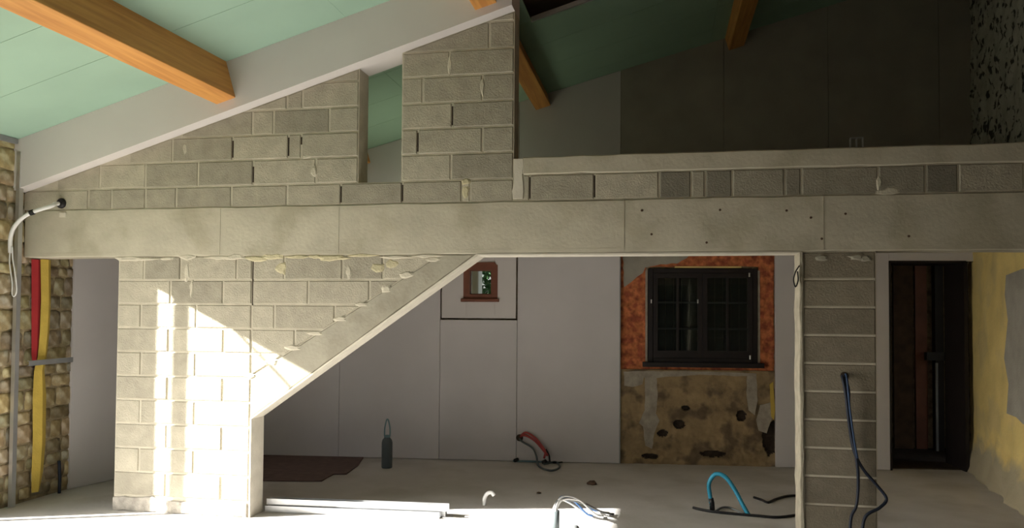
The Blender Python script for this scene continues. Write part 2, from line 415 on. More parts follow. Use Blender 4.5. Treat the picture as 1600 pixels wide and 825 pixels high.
# parapet course, blotchy dark blocks
PJ = [(815, 1.0), (828, .84), (929, 1.0), (1030, .52), (1080, .82), (1102, .54), (1144, .76), (1226, .62), (1252, .68), (1372, .66), (1446, .46), (1497, .98), (1600, 1.0), (1700, 1.0)]
J = [(wx(p, 285), t) for p, t in PJ]
J[0] = (WE + .075, J[0][1])
course(BEAM1, CAP0, J + [(XR, None)])
# open dark vertical joints, mortar daubs and formwork seams
def open_joint(x, za, zb_, w=.011):
    MB().box(x - w / 2, x + w / 2, -.0035, .05, za, zb_).build('open_joint', M['near_black'], wall)
for px, py, za, zb_ in ((451, 233, 2.94, 3.09), (471, 233, 3.03, 3.09), (396, 268, 2.73, 2.86), (707, 180, 3.14, 3.29), (653, 220, 2.94, 3.09), (629, 305, 2.55, 2.68), (828, 285, 2.55, 2.715), (929, 285, 2.55, 2.715), (364, 233, 2.94, 3.08), (533, 305, 2.55, 2.68)):
    open_joint(wx(px, py), za, zb_)
open_joint(JX + .004, 1.72, 2.08, .009)
for px in (345, 530, 975, 1286):
    x = wx(px, 360); MB().box(x - .003, x + .003, -.0145, 0, BEAM0 + .01, BEAM1 - .01).build('formwork_seam', M['concrete'], wall)
for za in (2.50, 2.16):
    MB().box(-5.3, 2.8, -.0135, 0, za - .002, za + .002).build('formwork_seam', M['concrete'], wall)
def daub(cx, cz, rx, rz, mat='mortar', y=-.011):
    n = 11; P = []
    for k in range(n):
        a = 2 * math.pi * k / n; r = random.uniform(.65, 1.15); P.append((cx + rx * r * math.cos(a), cz + rz * r * math.sin(a)))
    inn = [(cx + (a - cx) * .6, cz + (b - cz) * .6) for a, b in P]
    V = [(a, y + .008, b) for a, b in P] + [(a, y, b) for a, b in inn] + [(a, .02, b) for a, b in P]
    Fc = [list(range(n, 2 * n))] + [[i, (i + 1) % n, n + (i + 1) % n, n + i] for i in range(n)] + [[2 * n + i, 2 * n + (i + 1) % n, (i + 1) % n, i] for i in range(n)] + [list(range(3 * n - 1, 2 * n - 1, -1))]
    mesh_obj('mortar_daub', V, Fc, M[mat], wall)
x = -4.4
while x < -1.75:
    daub(x, BEAM0 - random.uniform(.0, .03), random.uniform(.06, .16), random.uniform(.012, .03), 'yellow_mortar' if -3.3 < x < -2.3 else 'mortar', y=-.015); x += random.uniform(.12, .3)
for px, py, rx, rz in ((440, 418, .07, .06), (590, 418, .08, .05), (612, 412, .08, .04), (293, 425, .03, .10), (300, 450, .025, .09), (545, 425, .03, .06), (728, 302, .035, .07), (728, 284, .04, .03), (703, 100, .02, .09), (491, 268, .03, .05), (480, 245, .05, .02), (1373, 285, .02, .07), (1390, 300, .09, .04), (754, 138, .02, .08), (290, 232, .03, .07)):
    p = on_wall(px, py); daub(p.x, p.z, rx, rz, 'yellow_mortar' if px in (440, 590, 612, 728) else 'mortar')
for t in range(9):
    q = t / 8.4; daub(JX + (-1.68 - JX) * q + random.uniform(-.02, .02), 1.14 + (BEAM0 - 1.14) * q + .005, random.uniform(.05, .10), random.uniform(.018, .035), 'mortar', y=-.014)
for px, py, rx in ((1283, 403, .05), (1338, 402, .06), (1352, 404, .04)):
    p = on_wall(px, py); daub(p.x, p.z, rx, .025, 'stringer', y=-.016)
# small round formwork holes in the beam face
for px, py in ((1003, 329), (1125, 328), (1229, 329), (1267, 340), (1321, 334), (1284, 373), (1420, 369), (1018, 366), (1104, 379)):
    p = on_wall(px, py, -.012)
    o = MB().lathe([(.009, 0), (.009, .004)], (0, 0, 0), 10).build('formwork_hole', M['bronze'], wall)
    o.rotation_euler = (math.pi / 2, 0, 0); o.location = (p.x, -.0115, p.z)

# ------------------------------------------------------------------ white boxed band under the ceiling
tr = MB().prism([(XL + .005, zb(XL)), (WE + .0, zb(WE)), (WE + .0, zc(WE)), (XL + .005, zc(XL))], -.13, TH + .01).build('trim_1', M['white_board'])
tag(tr, 'white plasterboard boxing sloping along the top of the block wall', 'trim', kind='structure')

# ------------------------------------------------------------------ ceiling with boards
KX0, KX1, KY0, KY1 = -4.75, -3.78, .24, 2.04            # roof light added, unseen behind the gable, to brighten the mezzanine
dm = MB()
def deck(x0, x1, y0, y1): dm.prism([(x0, zc(x0) + .03), (x1, zc(x1) + .03), (x1, zc(x1) + .10), (x0, zc(x0) + .10)], y0, y1)
deck(XL - .4, 4.6, YF - .3, KY0); deck(XL - .4, 4.6, KY1, 5.2); deck(XL - .4, KX0, KY0, KY1); deck(KX1, 4.6, KY0, KY1)
dk = dm.build('ceiling', M['deck'])
tag(dk, 'sloping ceiling of pale green moisture-resistant boards', 'ceiling', kind='structure')
def cboard(x0, x1, y0, y1, drop=0.0, shift=0.0):
    z0, z1 = zc(x0) - drop, zc(x1) - drop
    return MB().prism([(x0, z0), (x1, z1), (x1, z1 + .013), (x0, z0 + .013)], y0 + .002, y1 - .002).build('ceiling_board', M['green_board'], dk)
ys = [.2, -.84] + [-.84 - .625 * k for k in range(1, 13)]
for a, b in zip(ys, ys[1:]):
    for x0, x1 in ((XL, -2.45), (-2.45, WE)): cboard(x0 + .001, x1 - .001, max(b, YF), a)
for a, b in zip([.2, .80, 1.42, 2.04, 2.66], [.80, 1.42, 2.04, 2.66, 3.7]):
    for x0, x1 in (((XL, KX0), (KX1, -2.45)) if a < 2.0 else ((XL, -2.45),)) + (((-2.45, WE),) if a < .5 else ((-2.45, .55), (.55, XR + .3))): cboard(x0 + .001, x1 - .001, a, b, DROP)
sk = empty('added_roof_light', (0, 0, 0)); tag(sk, 'white framed roof light added over the mezzanine for daylight', 'window', kind='structure')
mb = MB()
for x0, x1, y0, y1 in ((KX0, KX0 + .04, KY0, KY1), (KX1 - .04, KX1, KY0, KY1), (KX0, KX1, KY0, KY0 + .04), (KX0, KX1, KY1 - .04, KY1)):
    mb.prism([(x0, zc(x0) - DROP), (x1, zc(x1) - DROP), (x1, zc(x1) + .11), (x0, zc(x0) + .11)], y0, y1)
mb.build('added_light_frame', M['white_board'], sk)
MB().prism([(KX0 + .04, zc(KX0 + .04) + .08), (KX1 - .04, zc(KX1 - .04) + .08), (KX1 - .04, zc(KX1 - .04) + .086), (KX0 + .04, zc(KX0 + .04) + .086)], KY0 + .04, KY1 - .04).build('pane', M['glass'], sk)
MB().prism([(WE, zc(WE) - DROP - .012), (XR + .3, zc(XR + .3) - DROP - .012), (XR + .3, zc(XR + .3) - DROP + .03), (WE, zc(WE) - DROP + .03)], .775, .80).build('ceiling_edge_rail', M['steel'], dk)

# ------------------------------------------------------------------ purlins
def purlin(brx, y1, label, skew=0.0):
    zr = 3.40 + SL * (brx + 3.397)
    n = Vector((-SL, 1)).normalized(); t = Vector((1, SL)).normalized()
    a = Vector((brx, zr)); w, h = .175, .33
    P = [a - t * w, a, a + n * h, a - t * w + n * h]
    mb = MB().prism([(p.x, p.y) for p in P], YF, y1)
    mb.v = [(x + (y + .13) * skew, y, z) for x, y, z in mb.v]
    o = mb.build('timber_purlin', M['pine'])
    md = o.modifiers.new('bevel', 'BEVEL'); md.width = .006; md.segments = 2
    tag(o, label, 'beam', 'purlins under the roof'); return o
purlin(-3.387, back_y(-3.4) - .01, 'orange pine roof purlin running into the white boxing above the block wall', .03)
purlin(-1.23, back_y(-1.2) - .01, 'timber roof purlin ending on the rear wall beside the free end of the block wall')
purlin(.92, back_y(.9) - .01, 'timber roof purlin high in the dark above the mezzanine parapet')

# ------------------------------------------------------------------ outer walls
OY0, OY1, OZ = -3.8, -.532, 2.70                          # garden opening in the left wall
wl = MB()
wl.prism([(OY1, -.15), (5.2, -.15), (5.2, zc(XL) + .02), (OY1, zc(XL) + .02)], XL - .4, XL, axis='x')
wl.prism([(OY0, OZ), (OY1, OZ), (OY1, zc(XL) + .02), (OY0, zc(XL) + .02)], XL - .4, XL, axis='x')
wl.prism([(YF, -.15), (OY0, -.15), (OY0, zc(XL) + .02), (YF, zc(XL) + .02)], XL - .4, XL, axis='x')
wl = wl.build('wall_left', M['lime_joint'])
tag(wl, 'old rubble stone side wall with ochre earthen mortar', 'wall', kind='structure')
def stone(y0, y1, z0, z1, X=XL):
    bm = bmesh.new(); bmesh.ops.create_cube(bm, size=1); bmesh.ops.subdivide_edges(bm, edges=bm.edges[:], cuts=2, use_grid_fill=True)
    sd = random.uniform(0, 99)
    for v in bm.verts:
        c = v.co.copy(); r = c.normalized() * .62
        c = c.lerp(r, .38)
        c += noise.noise_vector(c * 2.3 + Vector((sd, sd, sd))) * .09
        v.co = Vector((c.x * .05, c.y * (y1 - y0), c.z * (z1 - z0)))
    me = bpy.data.meshes.new('stone'); bm.to_mesh(me); bm.free()
    me.materials.append(M['stone'])
    for p in me.polygons: p.use_smooth = True
    o = bpy.data.objects.new('stone', me); COL.objects.link(o); o.parent = wl
    o.location = (X - .012, (y0 + y1) / 2, (z0 + z1) / 2); t = random.uniform(.55, 1.3)
    o.color = (t * random.uniform(.95, 1.1), t, t * random.uniform(.75, 1.05), 1)
z = .02
while z < 3.05:
    h = random.uniform(.09, .19); y = -.52
    while y < .74:
        w = random.uniform(.10, .26); stone(y + .01, y + w - .01, z + .008, z + h - .008); y += w
    z += h
FX0, FX1, FZ = -4.4, .2, 2.4                            # opening added behind the photographer to let in frontal daylight
wf = MB().box(XL - .4, FX0, YF - .3, YF, -.15, 6.2).box(FX1, 4.6, YF - .3, YF, -.15, 6.2).box(FX0, FX1, YF - .3, YF, FZ, 6.2).box(XL - .4, FX0, YF - 3.2, YF - .3, -.15, 5.0).build('wall_front', M['dark_stone'])  # last box is an added fin outside that keeps sun out of the opening
tag(wf, 'dark stone end wall facing the block wall, with an added daylight opening and sun fin', 'wall', kind='structure')
wrf = MB().box(XR, XR + .4, YF, .3, -.15, 6.2).build('wall_right_front', M['dark_stone'])
tag(wrf, 'dark stone side wall of the main room', 'wall', kind='structure')

# right rear wall: yellow plaster below, dark-spotted plaster above
def grid_wall(name, mat, y0, y1, z0, z1, ny, nz, fn, parent=None):
    mb = MB()
    V = []
    for j in range(nz + 1):
        for i in range(ny + 1):
            y = y0 + (y1 - y0) * i / ny; zz = z0 + (z1 - z0) * j / nz
            V.append((right_x(y) + fn(y, zz), y, zz))
    n0 = len(V)
    for j in range(nz + 1):
        for i in range(ny + 1):
            y = y0 + (y1 - y0) * i / ny; zz = z0 + (z1 - z0) * j / nz
            V.append((right_x(y) + .4, y, zz))
    Fc = []
    k = ny + 1
    for j in range(nz):
        for i in range(ny):
            a = j * k + i
            Fc.append([a, a + 1, a + k + 1, a + k]); Fc.append([n0 + a, n0 + a + k, n0 + a + k + 1, n0 + a + 1])
    for j in range(nz):
        a = j * k; Fc.append([a, a + k, n0 + a + k, n0 + a]); a += ny; Fc.append([a, n0 + a, n0 + a + k, a + k])
    for i in range(ny):
        Fc.append([i, n0 + i, n0 + i + 1, i + 1]); a = nz * k + i; Fc.append([a, a + 1, n0 + a + 1, n0 + a])
    return mesh_obj(name, V, Fc, mat, parent, True)
def yellow_fn(y, zz):
    b = .10 * max(0, 1 - zz / .42) ** 1.5
    return -b * (.7 + .6 * noise.noise((y * 3, zz * 5, 1))) - .018 * noise.noise((y * 4, zz * 4, 7)) - .02 * noise.noise((y * 11, zz * 11, 3)) * (zz < .5)
wr = grid_wall('wall_right', M['yellow_plaster'], .2, 3.52, -.02, 2.42, 60, 50, yellow_fn)
tag(wr, 'ochre yellow plastered old side wall with a rough broken foot', 'wall', kind='structure')
wu = grid_wall('wall_right_upper', M['dark_plaster'], .2, 3.52, 2.42, 6.0, 70, 70, lambda y, zz: -.03 * noise.noise((y * 5, zz * 5, 2)) - .025 * noise.noise((y * 14, zz * 14, 5)))
tag(wu, 'dark pitted old plaster wall above the mezzanine', 'wall', kind='structure')
# grey render patch on the yellow wall
def right_pt(px, py, off=-.015):
    N_ = Vector((1, -.128, 0)).normalized(); P0 = Vector((right_x(0) + off, 0, 0)); d = ray(px, py)
    return CAM + d * ((P0 - CAM).dot(N_) / d.dot(N_))
pp = [right_pt(*q) for q in ((1574, 430), (1600, 420), (1640, 418), (1680, 430), (1680, 690), (1640, 680), (1600, 662), (1590, 652), (1575, 646), (1578, 600), (1571, 560), (1577, 500), (1572, 460))]
V = [(p.x - .012, p.y, p.z) for p in pp] + [(p.x + .03, p.y, p.z) for p in pp]; n = len(pp)
o = mesh_obj('render_patch', V, [list(range(n)), list(range(2 * n - 1, n - 1, -1))] + [[i, (i + 1) % n, n + (i + 1) % n, n + i] for i in range(n)], M['grey_render'], wr)
o['label'] = 'grey cement patch on the yellow plaster'

# mezzanine slab
sb = MB().prism([(XL, TH + .012), (right_x(.2), TH + .012), (right_x(3.3), 3.3), (2.5, back_y(2.5)), (XL, back_y(XL))], 2.42, BEAM1, axis='z').build('floor_mezzanine', M['concrete'])
tag(sb, 'concrete mezzanine floor slab behind the ring beam', 'floor', kind='structure')

# ------------------------------------------------------------------ rear wall (slightly skewed); local x along it, local y into it
ANG = math.atan(BK)
wb = MB()
def bl(px, py, off=0.0):                               # photo ray -> (u, z) on the lining plane, off = depth behind it
    N_ = Vector((-BK, 1, 0)).normalized(); P0 = Vector((0, back_y(0), 0)) + N_ * off; d = ray(px, py)
    p = CAM + d * ((P0 - CAM).dot(N_) / d.dot(N_))
    q = p - Vector((0, back_y(0), 0))
    return q.dot(Vector((1, BK, 0)).normalized()), p.z
W1 = [bl(734, 460), bl(768, 422)]                       # clear opening of the small window
w1x0, w1z0, w1x1, w1z1 = W1[0][0] - .04, W1[0][1] - .04, W1[1][0] + .04, W1[1][1] + .05
D0, D1, DZ = bl(1390, 560)[0], bl(1511, 560)[0], 2.265
RAW = .09
top = lambda u: zc(u) - DROP + .02
def wpoly(x0, x1, z0, z1): wb.box(x0, x1, RAW, RAW + .4, z0, z1)
ULEFT, URIGHT = -5.6, 3.36
wpoly(ULEFT, w1x0, 0, 2.6); wpoly(w1x0, w1x1, 0, w1z0); wpoly(w1x0, w1x1, w1z1, 2.6); wpoly(w1x1, D0, 0, 2.6); wpoly(D0, D1 + .3, DZ, 2.6)
wb.prism([(ULEFT, 2.6), (URIGHT + .3, 2.6), (URIGHT + .3, top(URIGHT) + .35), (ULEFT, top(ULEFT) + .35)], RAW, RAW + .4)
wback = wb.build('wall_back', M['stone_joint'])
wback.location = (0, back_y(0), 0); wback.rotation_euler = (0, 0, ANG)
tag(wback, 'rear masonry wall lined with grey plasterboard', 'wall', kind='structure')
def board(x0, x1, z0, z1, slope=False, y0=0.0, y1=.05, mat=None, name='plasterboard'):
    poly = [(x0, z0), (x1, z0), (x1, z1), (x0, z1)]
    if slope: poly = [(x0, z0), (x1, z0), (x1, top(x1) - .02), (x0, top(x0) - .02)]
    o = MB().prism(poly, y0, y1).build(name, mat or M['grey_board'], wback)
    md = o.modifiers.new('bevel', 'BEVEL'); md.width = .003; md.segments = 1
    return o
NX0, NX1, NZ = bl(690, 497)[0], bl(806, 497)[0], 1.612
LE = bl(968, 560)[0]
RE = bl(1212, 560)[0]
G = .004
board(-5.3, -3.66 - G, .005, 2.41); board(-3.66, NX0 - .018, .005, 2.41); board(NX0 - .018 + G, NX1 + .018 - G, .005, NZ - .02)
board(NX1 + .018, LE, .005, 2.41)
# boards framing the small window
for (a, b, c, d) in ((NX0, w1x0, NZ, 2.41), (w1x1, NX1, NZ, 2.41), (w1x0, w1x1, NZ, w1z0), (w1x0, w1x1, w1z1, 2.41)):
    board(a, b, c, d, y0=-.006, y1=.05, mat=M['white_board'])
board(RE, D0, .005, 2.41); board(D0, D1 + .12, DZ, 2.41)
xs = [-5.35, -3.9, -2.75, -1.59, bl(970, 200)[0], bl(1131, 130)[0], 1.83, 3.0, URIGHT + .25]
for a, b in zip(xs, xs[1:]): board(a + .002, b - .002, BEAM1 + .003, 0, slope=True, mat=M['shaded_brown_board'] if a > -.6 else None)  # boards right of the seam carry the falloff into shade in their colour
# metal edge of the lining
board(LE, LE + .012, .005, 2.41, y0=-.004, y1=RAW, mat=M['dull_steel'], name='lining_edge_rail')

# bare wall section around the larger window
W2 = (bl(1012, 566, RAW), bl(1182, 420, RAW))
a0, c0 = W2[0]; a1, c1 = W2[1]
LEDGE = 1.05
def coat(name, poly, y0, y1, mat, step=.05, amp=.007):
    return rough_prism(name, poly, y0, y1, mat, wback, step=step, amp=amp, ch=0)
coat('red_coating', [(LE + .012, LEDGE), (a0 - .02, LEDGE), (a0 - .02, c1 + .02), (a0 - .02, 2.41), (LE + .012, 2.41)], RAW - .016, RAW + .02, M['red_coat'])
coat('red_coating', [(a1 + .02, .86), (RE, .80), (RE, 2.41), (a1 + .02, 2.41)], RAW - .016, RAW + .02, M['red_coat'])
coat('red_coating', [(a0 - .02, c1 + .02), (a1 + .02, c1 + .02), (a1 + .02, 2.41), (a0 - .02, 2.41)], RAW - .016, RAW + .02, M['red_coat'])
coat('red_coating', [(a0 - .02, LEDGE), (a1 + .02, LEDGE), (a1 + .02, c0 - .02), (a0 - .02, c0 - .02)], RAW - .016, RAW + .02, M['red_coat'])
gp = [bl(x, y, RAW) for x, y in ((973, 396), (1080, 396), (1072, 404), (1058, 412), (1032, 413), (1008, 418), (1004, 427), (996, 432), (986, 441), (975, 449))]
coat('grey_plaster', gp, RAW - .028, RAW, M['grey_render'])
# lower dado of old plaster with pits
mb = MB(); nx, nz = 150, 96; V = []
holes = [(bl(1060, 662, RAW), .045, .03), (bl(1035, 676, RAW), .04, .022), (bl(1157, 649, RAW), .035, .035), (bl(1203, 683, RAW), .06, .11), (bl(1070, 637, RAW), .03, .015), (bl(1113, 708, RAW), .09, .02), (bl(1015, 712, RAW), .06, .018)]
def pit(u, zz):
    m_ = 0
    for (hu, hz), ru, rz in holes:
        q = ((u - hu) / (ru * 1.5)) ** 2 + ((zz - hz) / (rz * 1.7)) ** 2 + .5 * noise.noise((u * 25, zz * 25, 4))
        m_ = max(m_, max(0, 1.15 - q))
    return min(1, m_)
for j in range(nz + 1):
    for i in range(nx + 1):
        u = LE + .012 + (RE - LE - .012) * i / nx; zz = LEDGE * j / nz
        e = -.045 + .05 * min(1, pit(u, zz) * 1.5) + .012 * noise.noise((u * 6, zz * 6, 0)) + .008 * noise.noise((u * 19, zz * 19, 2)) * (1.5 - zz)
        V.append((u, RAW + min(e, -.005), zz))
k = nx + 1; Fc = [[j * k + i, j * k + i + 1, (j + 1) * k + i + 1, (j + 1) * k + i] for j in range(nz) for i in range(nx)]
n0 = len(V); V += [(LE + .012, RAW + .06, LEDGE), (RE, RAW + .06, LEDGE)]
Fc.append([nz * k + i for i in range(k)] + [n0 + 1, n0])
dado = mesh_obj('old_plaster', V, Fc, M['old_plaster'], wback, False); dado.data.materials.append(M['near_black'])
for p in dado.data.polygons:
    if pit(p.center.x, p.center.z) > .12: p.material_index = 1  # pit faces coloured near-black to deepen the shade inside the holes
dado['label'] = 'crumbling ochre plaster below the window'
coat('pale_plaster_band', [bl(x, y, RAW) for x, y in ((974, 580), (1020, 579), (1100, 580), (1180, 583), (1180, 588), (1100, 585), (1040, 588), (1027, 590), (975, 588))], RAW - .055, RAW, M['pale_plaster'], amp=.004)
coat('pale_plaster_strip', [bl(x, y, RAW) for x, y in ((1007, 586), (1025, 586), (1027, 620), (1024, 645), (1030, 656), (1022, 675), (1018, 700), (1008, 695), (1004, 665), (998, 660), (1007, 640))], RAW - .057, RAW, M['pale_plaster'], amp=.004)
coat('pale_plaster_strip', [bl(x, y, RAW) for x, y in ((975, 588), (1006, 587), (1003, 600), (988, 604), (975, 602))], RAW - .055, RAW, M['pale_plaster'], amp=.004)
coat('pale_plaster_strip', [bl(x, y, RAW) for x, y in ((1166, 586), (1180, 585), (1182, 625), (1178, 648), (1168, 640), (1165, 612))], RAW - .058, RAW, M['pale_plaster'], amp=.004)
coat('pale_plaster_strip', [bl(x, y, RAW) for x, y in ((1186, 632), (1202, 628), (1205, 650), (1196, 676), (1184, 672), (1180, 655))], RAW - .058, RAW, M['pale_plaster'], amp=.006)
fm = coat('foam_bead', [bl(x, y, RAW) for x, y in ((1201, 600), (1206, 596), (1209, 640), (1207, 655), (1203, 650))], RAW - .06, RAW, M['yellow_foam'], amp=.002)

# ------------------------------------------------------------------ small window
win = empty('window_1', (0, back_y(0), 0), ANG); tag(win, 'small red-brown wooden window in the plasterboard panel', 'window', kind='structure')
px0, pz0 = W1[0]; px1, pz1 = W1[1]
f0, f1 = .02, .075
fo = .072
mb = MB()
mb.box(px0 - fo, px0, f0, f1, pz0 - .05, pz1 + .06); mb.box(px1, px1 + fo, f0, f1, pz0 - .05, pz1 + .06)
mb.box(px0, px1, f0, f1, pz1, pz1 + .06); mb.box(px0, px1, f0, f1, pz0 - .05, pz0)
fr = mb.build('window_frame', M['red_wood'], win)
fr.location = (0, -.035, 0)
sx0, sx1 = px0 + .0, px1 - .0
mb = MB(); mb.box(sx0, sx0 + .010, .03, .06, pz0, pz1); mb.box(sx1 - .010, sx1, .03, .06, pz0, pz1); mb.box(sx0, sx1, .03, .06, pz0, pz0 + .010); mb.box(sx0, sx1, .03, .06, pz1 - .010, pz1)
sa = mb.build('sash', M['red_wood'], win)
MB().box(sx0 + .009, sx1 - .009, .043, .047, pz0 + .009, pz1 - .009).build('pane', M['glass'], sa)
o = MB().box(px0 - fo - .025, px1 + fo + .02, -.06, .04, pz0 - .085, pz0 - .05).build('window_sill', M['red_wood'], win)
md = o.modifiers.new('bevel', 'BEVEL'); md.width = .008; md.segments = 2
o = MB().prism([(px0 - .06, pz1 + .06), (px1 + .06, pz1 + .06), (px1 + .035, pz1 + .09), (px0 - .0, pz1 + .085)], -.02, .03).build('head_moulding', M['red_wood'], win)

# ------------------------------------------------------------------ larger dark window
win2 = empty('window_2', (0, back_y(0), 0), ANG); tag(win2, 'dark two-leaf wooden window with small panes in the red-brown wall', 'window', kind='structure')
y0, y1 = RAW - .05, RAW + .01
fw_ = .055
mb = MB(); mb.box(a0, a0 + fw_, y0, y1, c0, c1); mb.box(a1 - fw_, a1, y0, y1, c0, c1); mb.box(a0 + fw_, a1 - fw_, y0, y1, c1 - fw_, c1); mb.box(a0 + fw_, a1 - fw_, y0, y1, c0, c0 + fw_)
o = mb.build('window_frame', M['dark_wood'], win2); md = o.modifiers.new('bevel', 'BEVEL'); md.width = .005; md.segments = 1
o = MB().box(a0 - .06, a1 + .06, y0 - .06, y1, c0 - .045, c0 + .005).build('window_sill', M['dark_wood'], win2)
for lx0, lx1, nm in ((a0 - .028, a0 - .006, 'l'), (a1 + .006, a1 + .03, 'r')):
    MB().box(lx0, lx1, RAW - .03, RAW + .01, c0 + .01, c1 - .02).build('plaster_reveal', M['pale_plaster'], win2)
MB().box(a0 + .3, a1 - .17, RAW - .03, RAW + .01, c1 + .006, c1 + .026).build('plaster_reveal', M['yellow_plaster'], win2)
mid = (a0 + a1) / 2
for s, (l, r) in enumerate(((a0 + fw_ + .002, mid - .002), (mid + .002, a1 - fw_ - .002))):
    b, t = c0 + fw_ + .002, c1 - fw_ - .002
    w = .05
    mb = MB(); ya, yb2 = y0 - .012, y0 + .03
    mb.box(l, l + w, ya, yb2, b, t); mb.box(r - w, r, ya, yb2, b, t); mb.box(l + w, r - w, ya, yb2, t - w, t); mb.box(l + w, r - w, ya, yb2, b, b + w * 1.6)
    lf = mb.build('casement', M['dark_wood'], win2)
    gx0, gx1, gz0, gz1 = l + w, r - w, b + w * 1.6, t - w
    hz = [gz0, gz0 + (gz1 - gz0) * .30, gz0 + (gz1 - gz0) * .66, gz1]
    mx_ = (gx0 + gx1) / 2
    MB().box(mx_ - .012, mx_ + .012, ya + .006, yb2 - .004, gz0, gz1).build('glazing_bar', M['dark_wood'], lf)
    for hh in hz[1:3]: MB().box(gx0, gx1, ya + .007, yb2 - .005, hh - .011, hh + .011).build('glazing_bar', M['shutter'], lf)
    for i in range(3):
        for (q0, q1) in ((gx0, mx_ - .012), (mx_ + .012, gx1)):
            MB().box(q0, q1, y0 + .006, y0 + .010, hz[i] + (.011 if i else 0), hz[i + 1] - (.011 if i < 2 else 0)).build('pane', M['glass'], lf)
    # louvred shutter boards closed behind the glass
    for i in range(5):
        MB().box(gx0 + (gx1 - gx0) * i / 5 + .002, gx0 + (gx1 - gx0) * (i + 1) / 5 - .002, RAW - .018, RAW - .003, gz0, gz1).build('shutter_board', M['shutter'], win2)
for px, py in ((1017, 471), (1089, 471), (1169, 430), (1170, 558)):
    u, zz = bl(px, py, RAW)
    o = MB().tube([(u, y0 - .018, zz - .022), (u, y0 - .018, zz + .022)], .009, 8).build('hinge', M['steel'], win2)

# ------------------------------------------------------------------ doorway on the right and the dark store behind
dr = empty('door_1', (0, back_y(0), 0), ANG); tag(dr, 'open doorway to a dark stone-walled store', 'doorway', kind='structure')
mb = MB(); mb.box(D0 - .002, D0 + .02, -.008, RAW + .4, 0, DZ); mb.box(D1 - .02, D1 + .02, .01, RAW + .4, 0, DZ); mb.box(D0, D1, -.004, RAW + .4, DZ - .02, DZ + .005)
mb.build('door_lining', M['dark_wood'], dr)
al = MB(); A0 = RAW + .4
al.box(D0 - .5, D1 + .6, A0 + 1.0, A0 + 1.2, -.02, 2.7); al.box(D0 - .6, D0 - .5, A0, A0 + 1.2, -.02, 2.7); al.box(D1 + .5, D1 + .6, A0, A0 + 1.2, -.02, 2.7); al.box(D0 - .6, D1 + .6, A0, A0 + 1.2, 2.6, 2.7)
alc = al.build('wall_store', M['stone_joint']); alc.location = (0, back_y(0), 0); alc.rotation_euler = (0, 0, ANG)
tag(alc, 'dark brown stone wall of the store behind the doorway', 'wall', kind='structure')
sf = MB().box(D0 - .5, D1 + .5, RAW + .02, A0 + 1.0, 0, .012).build('floor_store', M['near_black']); sf.location = (0, back_y(0), 0); sf.rotation_euler = (0, 0, ANG)  # near-black sheet laid over the pale screed inside the doorway
tag(sf, 'dark floor sheet of the store behind the doorway', 'floor', kind='structure')
def store(name, mb, mat, label, cat):
    o = mb.build(name, mat); o.location = (0, back_y(0), 0); o.rotation_euler = (0, 0, ANG); return tag(o, label, cat)
SU = lambda px, py: bl(px, py, A0 + .9)
u = SU(1464, 500)[0]
store('upright_post', MB().box(u - .05, u + .05, A0 + .83, A0 + .93, .003, 2.58), M['dark_wood'], 'black upright timber post in the dark store', 'post')
u0_, u1_ = SU(1398, 500)[0], SU(1428, 500)[0]
store('old_plank', MB().box(u0_, u1_, A0 + .93, A0 + .97, .0, 2.45), M['bronze'], 'wide brown plank leaning by the left side of the store doorway', 'plank')
u0_, u1_ = SU(1432, 500)[0], SU(1450, 500)[0]
store('old_plank', MB().box(u0_, u1_, A0 + .93, A0 + .97, .0, 2.35), M['red_wood'], 'narrow reddish plank beside the black post in the store', 'plank')
u0_, u1_ = SU(1440, 555)[0], SU(1508, 555)[0]; zz = SU(1460, 556)[1]
store('cross_rail', MB().box(u0_, u1_, A0 + .74, A0 + .825, zz - .05, zz + .05), M['dark_wood'], 'black horizontal rail across the post in the store', 'rail')
u, zz = SU(1458, 650)
store('metal_pipe', MB().tube([(u, A0 + .79, .0), (u, A0 + .79, SU(1458, 560)[1] - .05)], .018, 10), M['dull_steel'], 'thin grey pipe standing against the store post', 'pipe')

# ------------------------------------------------------------------ outside the small window
def shrub(name, c, r, hgt, nleaf, label):
    root = empty(name, (c[0], c[1], -.16)); tag(root, label, 'shrub')
    st = MB()
    for k in range(5):
        a = k * 1.26; st.tube([(0, 0, 0), (.12 * math.cos(a), .12 * math.sin(a), hgt * .4), (r * .5 * math.cos(a), r * .5 * math.sin(a), hgt * .75)], .02, 6, taper=[.03, .02, .008])
    st.build('stem', M['bark'], root)
    mb = MB()
    for k in range(nleaf):
        d = Vector((random.gauss(0, 1), random.gauss(0, 1), random.gauss(0, 1))).normalized() * random.uniform(.6, 1)
        p = Vector((d.x * r, d.y * r, hgt * .6 + d.z * hgt * .42))
        t = Vector((random.gauss(0, 1), random.gauss(0, 1), random.gauss(0, .6))).normalized(); b2 = t.orthogonal().normalized(); s = random.uniform(.05, .1)
        mb.add([p - t * s, p + b2 * s * .4, p + t * s, p - b2 * s * .4], [[0, 1, 2, 3]])
    o = mb.build('foliage', M['leaf'], root); o['kind'] = 'stuff'
wp = lambda px, Y: on_wall(px, 440, Y)
p = wp(757, 6.0); shrub('garden_shrub', (p.x, p.y), .75, 2.9, 2600, 'dark green leafy shrub outside the small window')
p = wp(770, 4.9); shrub('flowering_shrub', (p.x + .1, p.y), .35, 1.95, 500, 'low pale leafy shrub just outside the small window')
p = wp(735, 4.4)
o = MB().box(-.16, .16, -.12, .12, 0, 2.75).build('gate_pillar', M['plaster']); o.location = (p.x - .02, p.y, -.16)
md = o.modifiers.new('bevel', 'BEVEL'); md.width = .02; md.segments = 2
tag(o, 'white rendered pillar outside the small window', 'pillar')

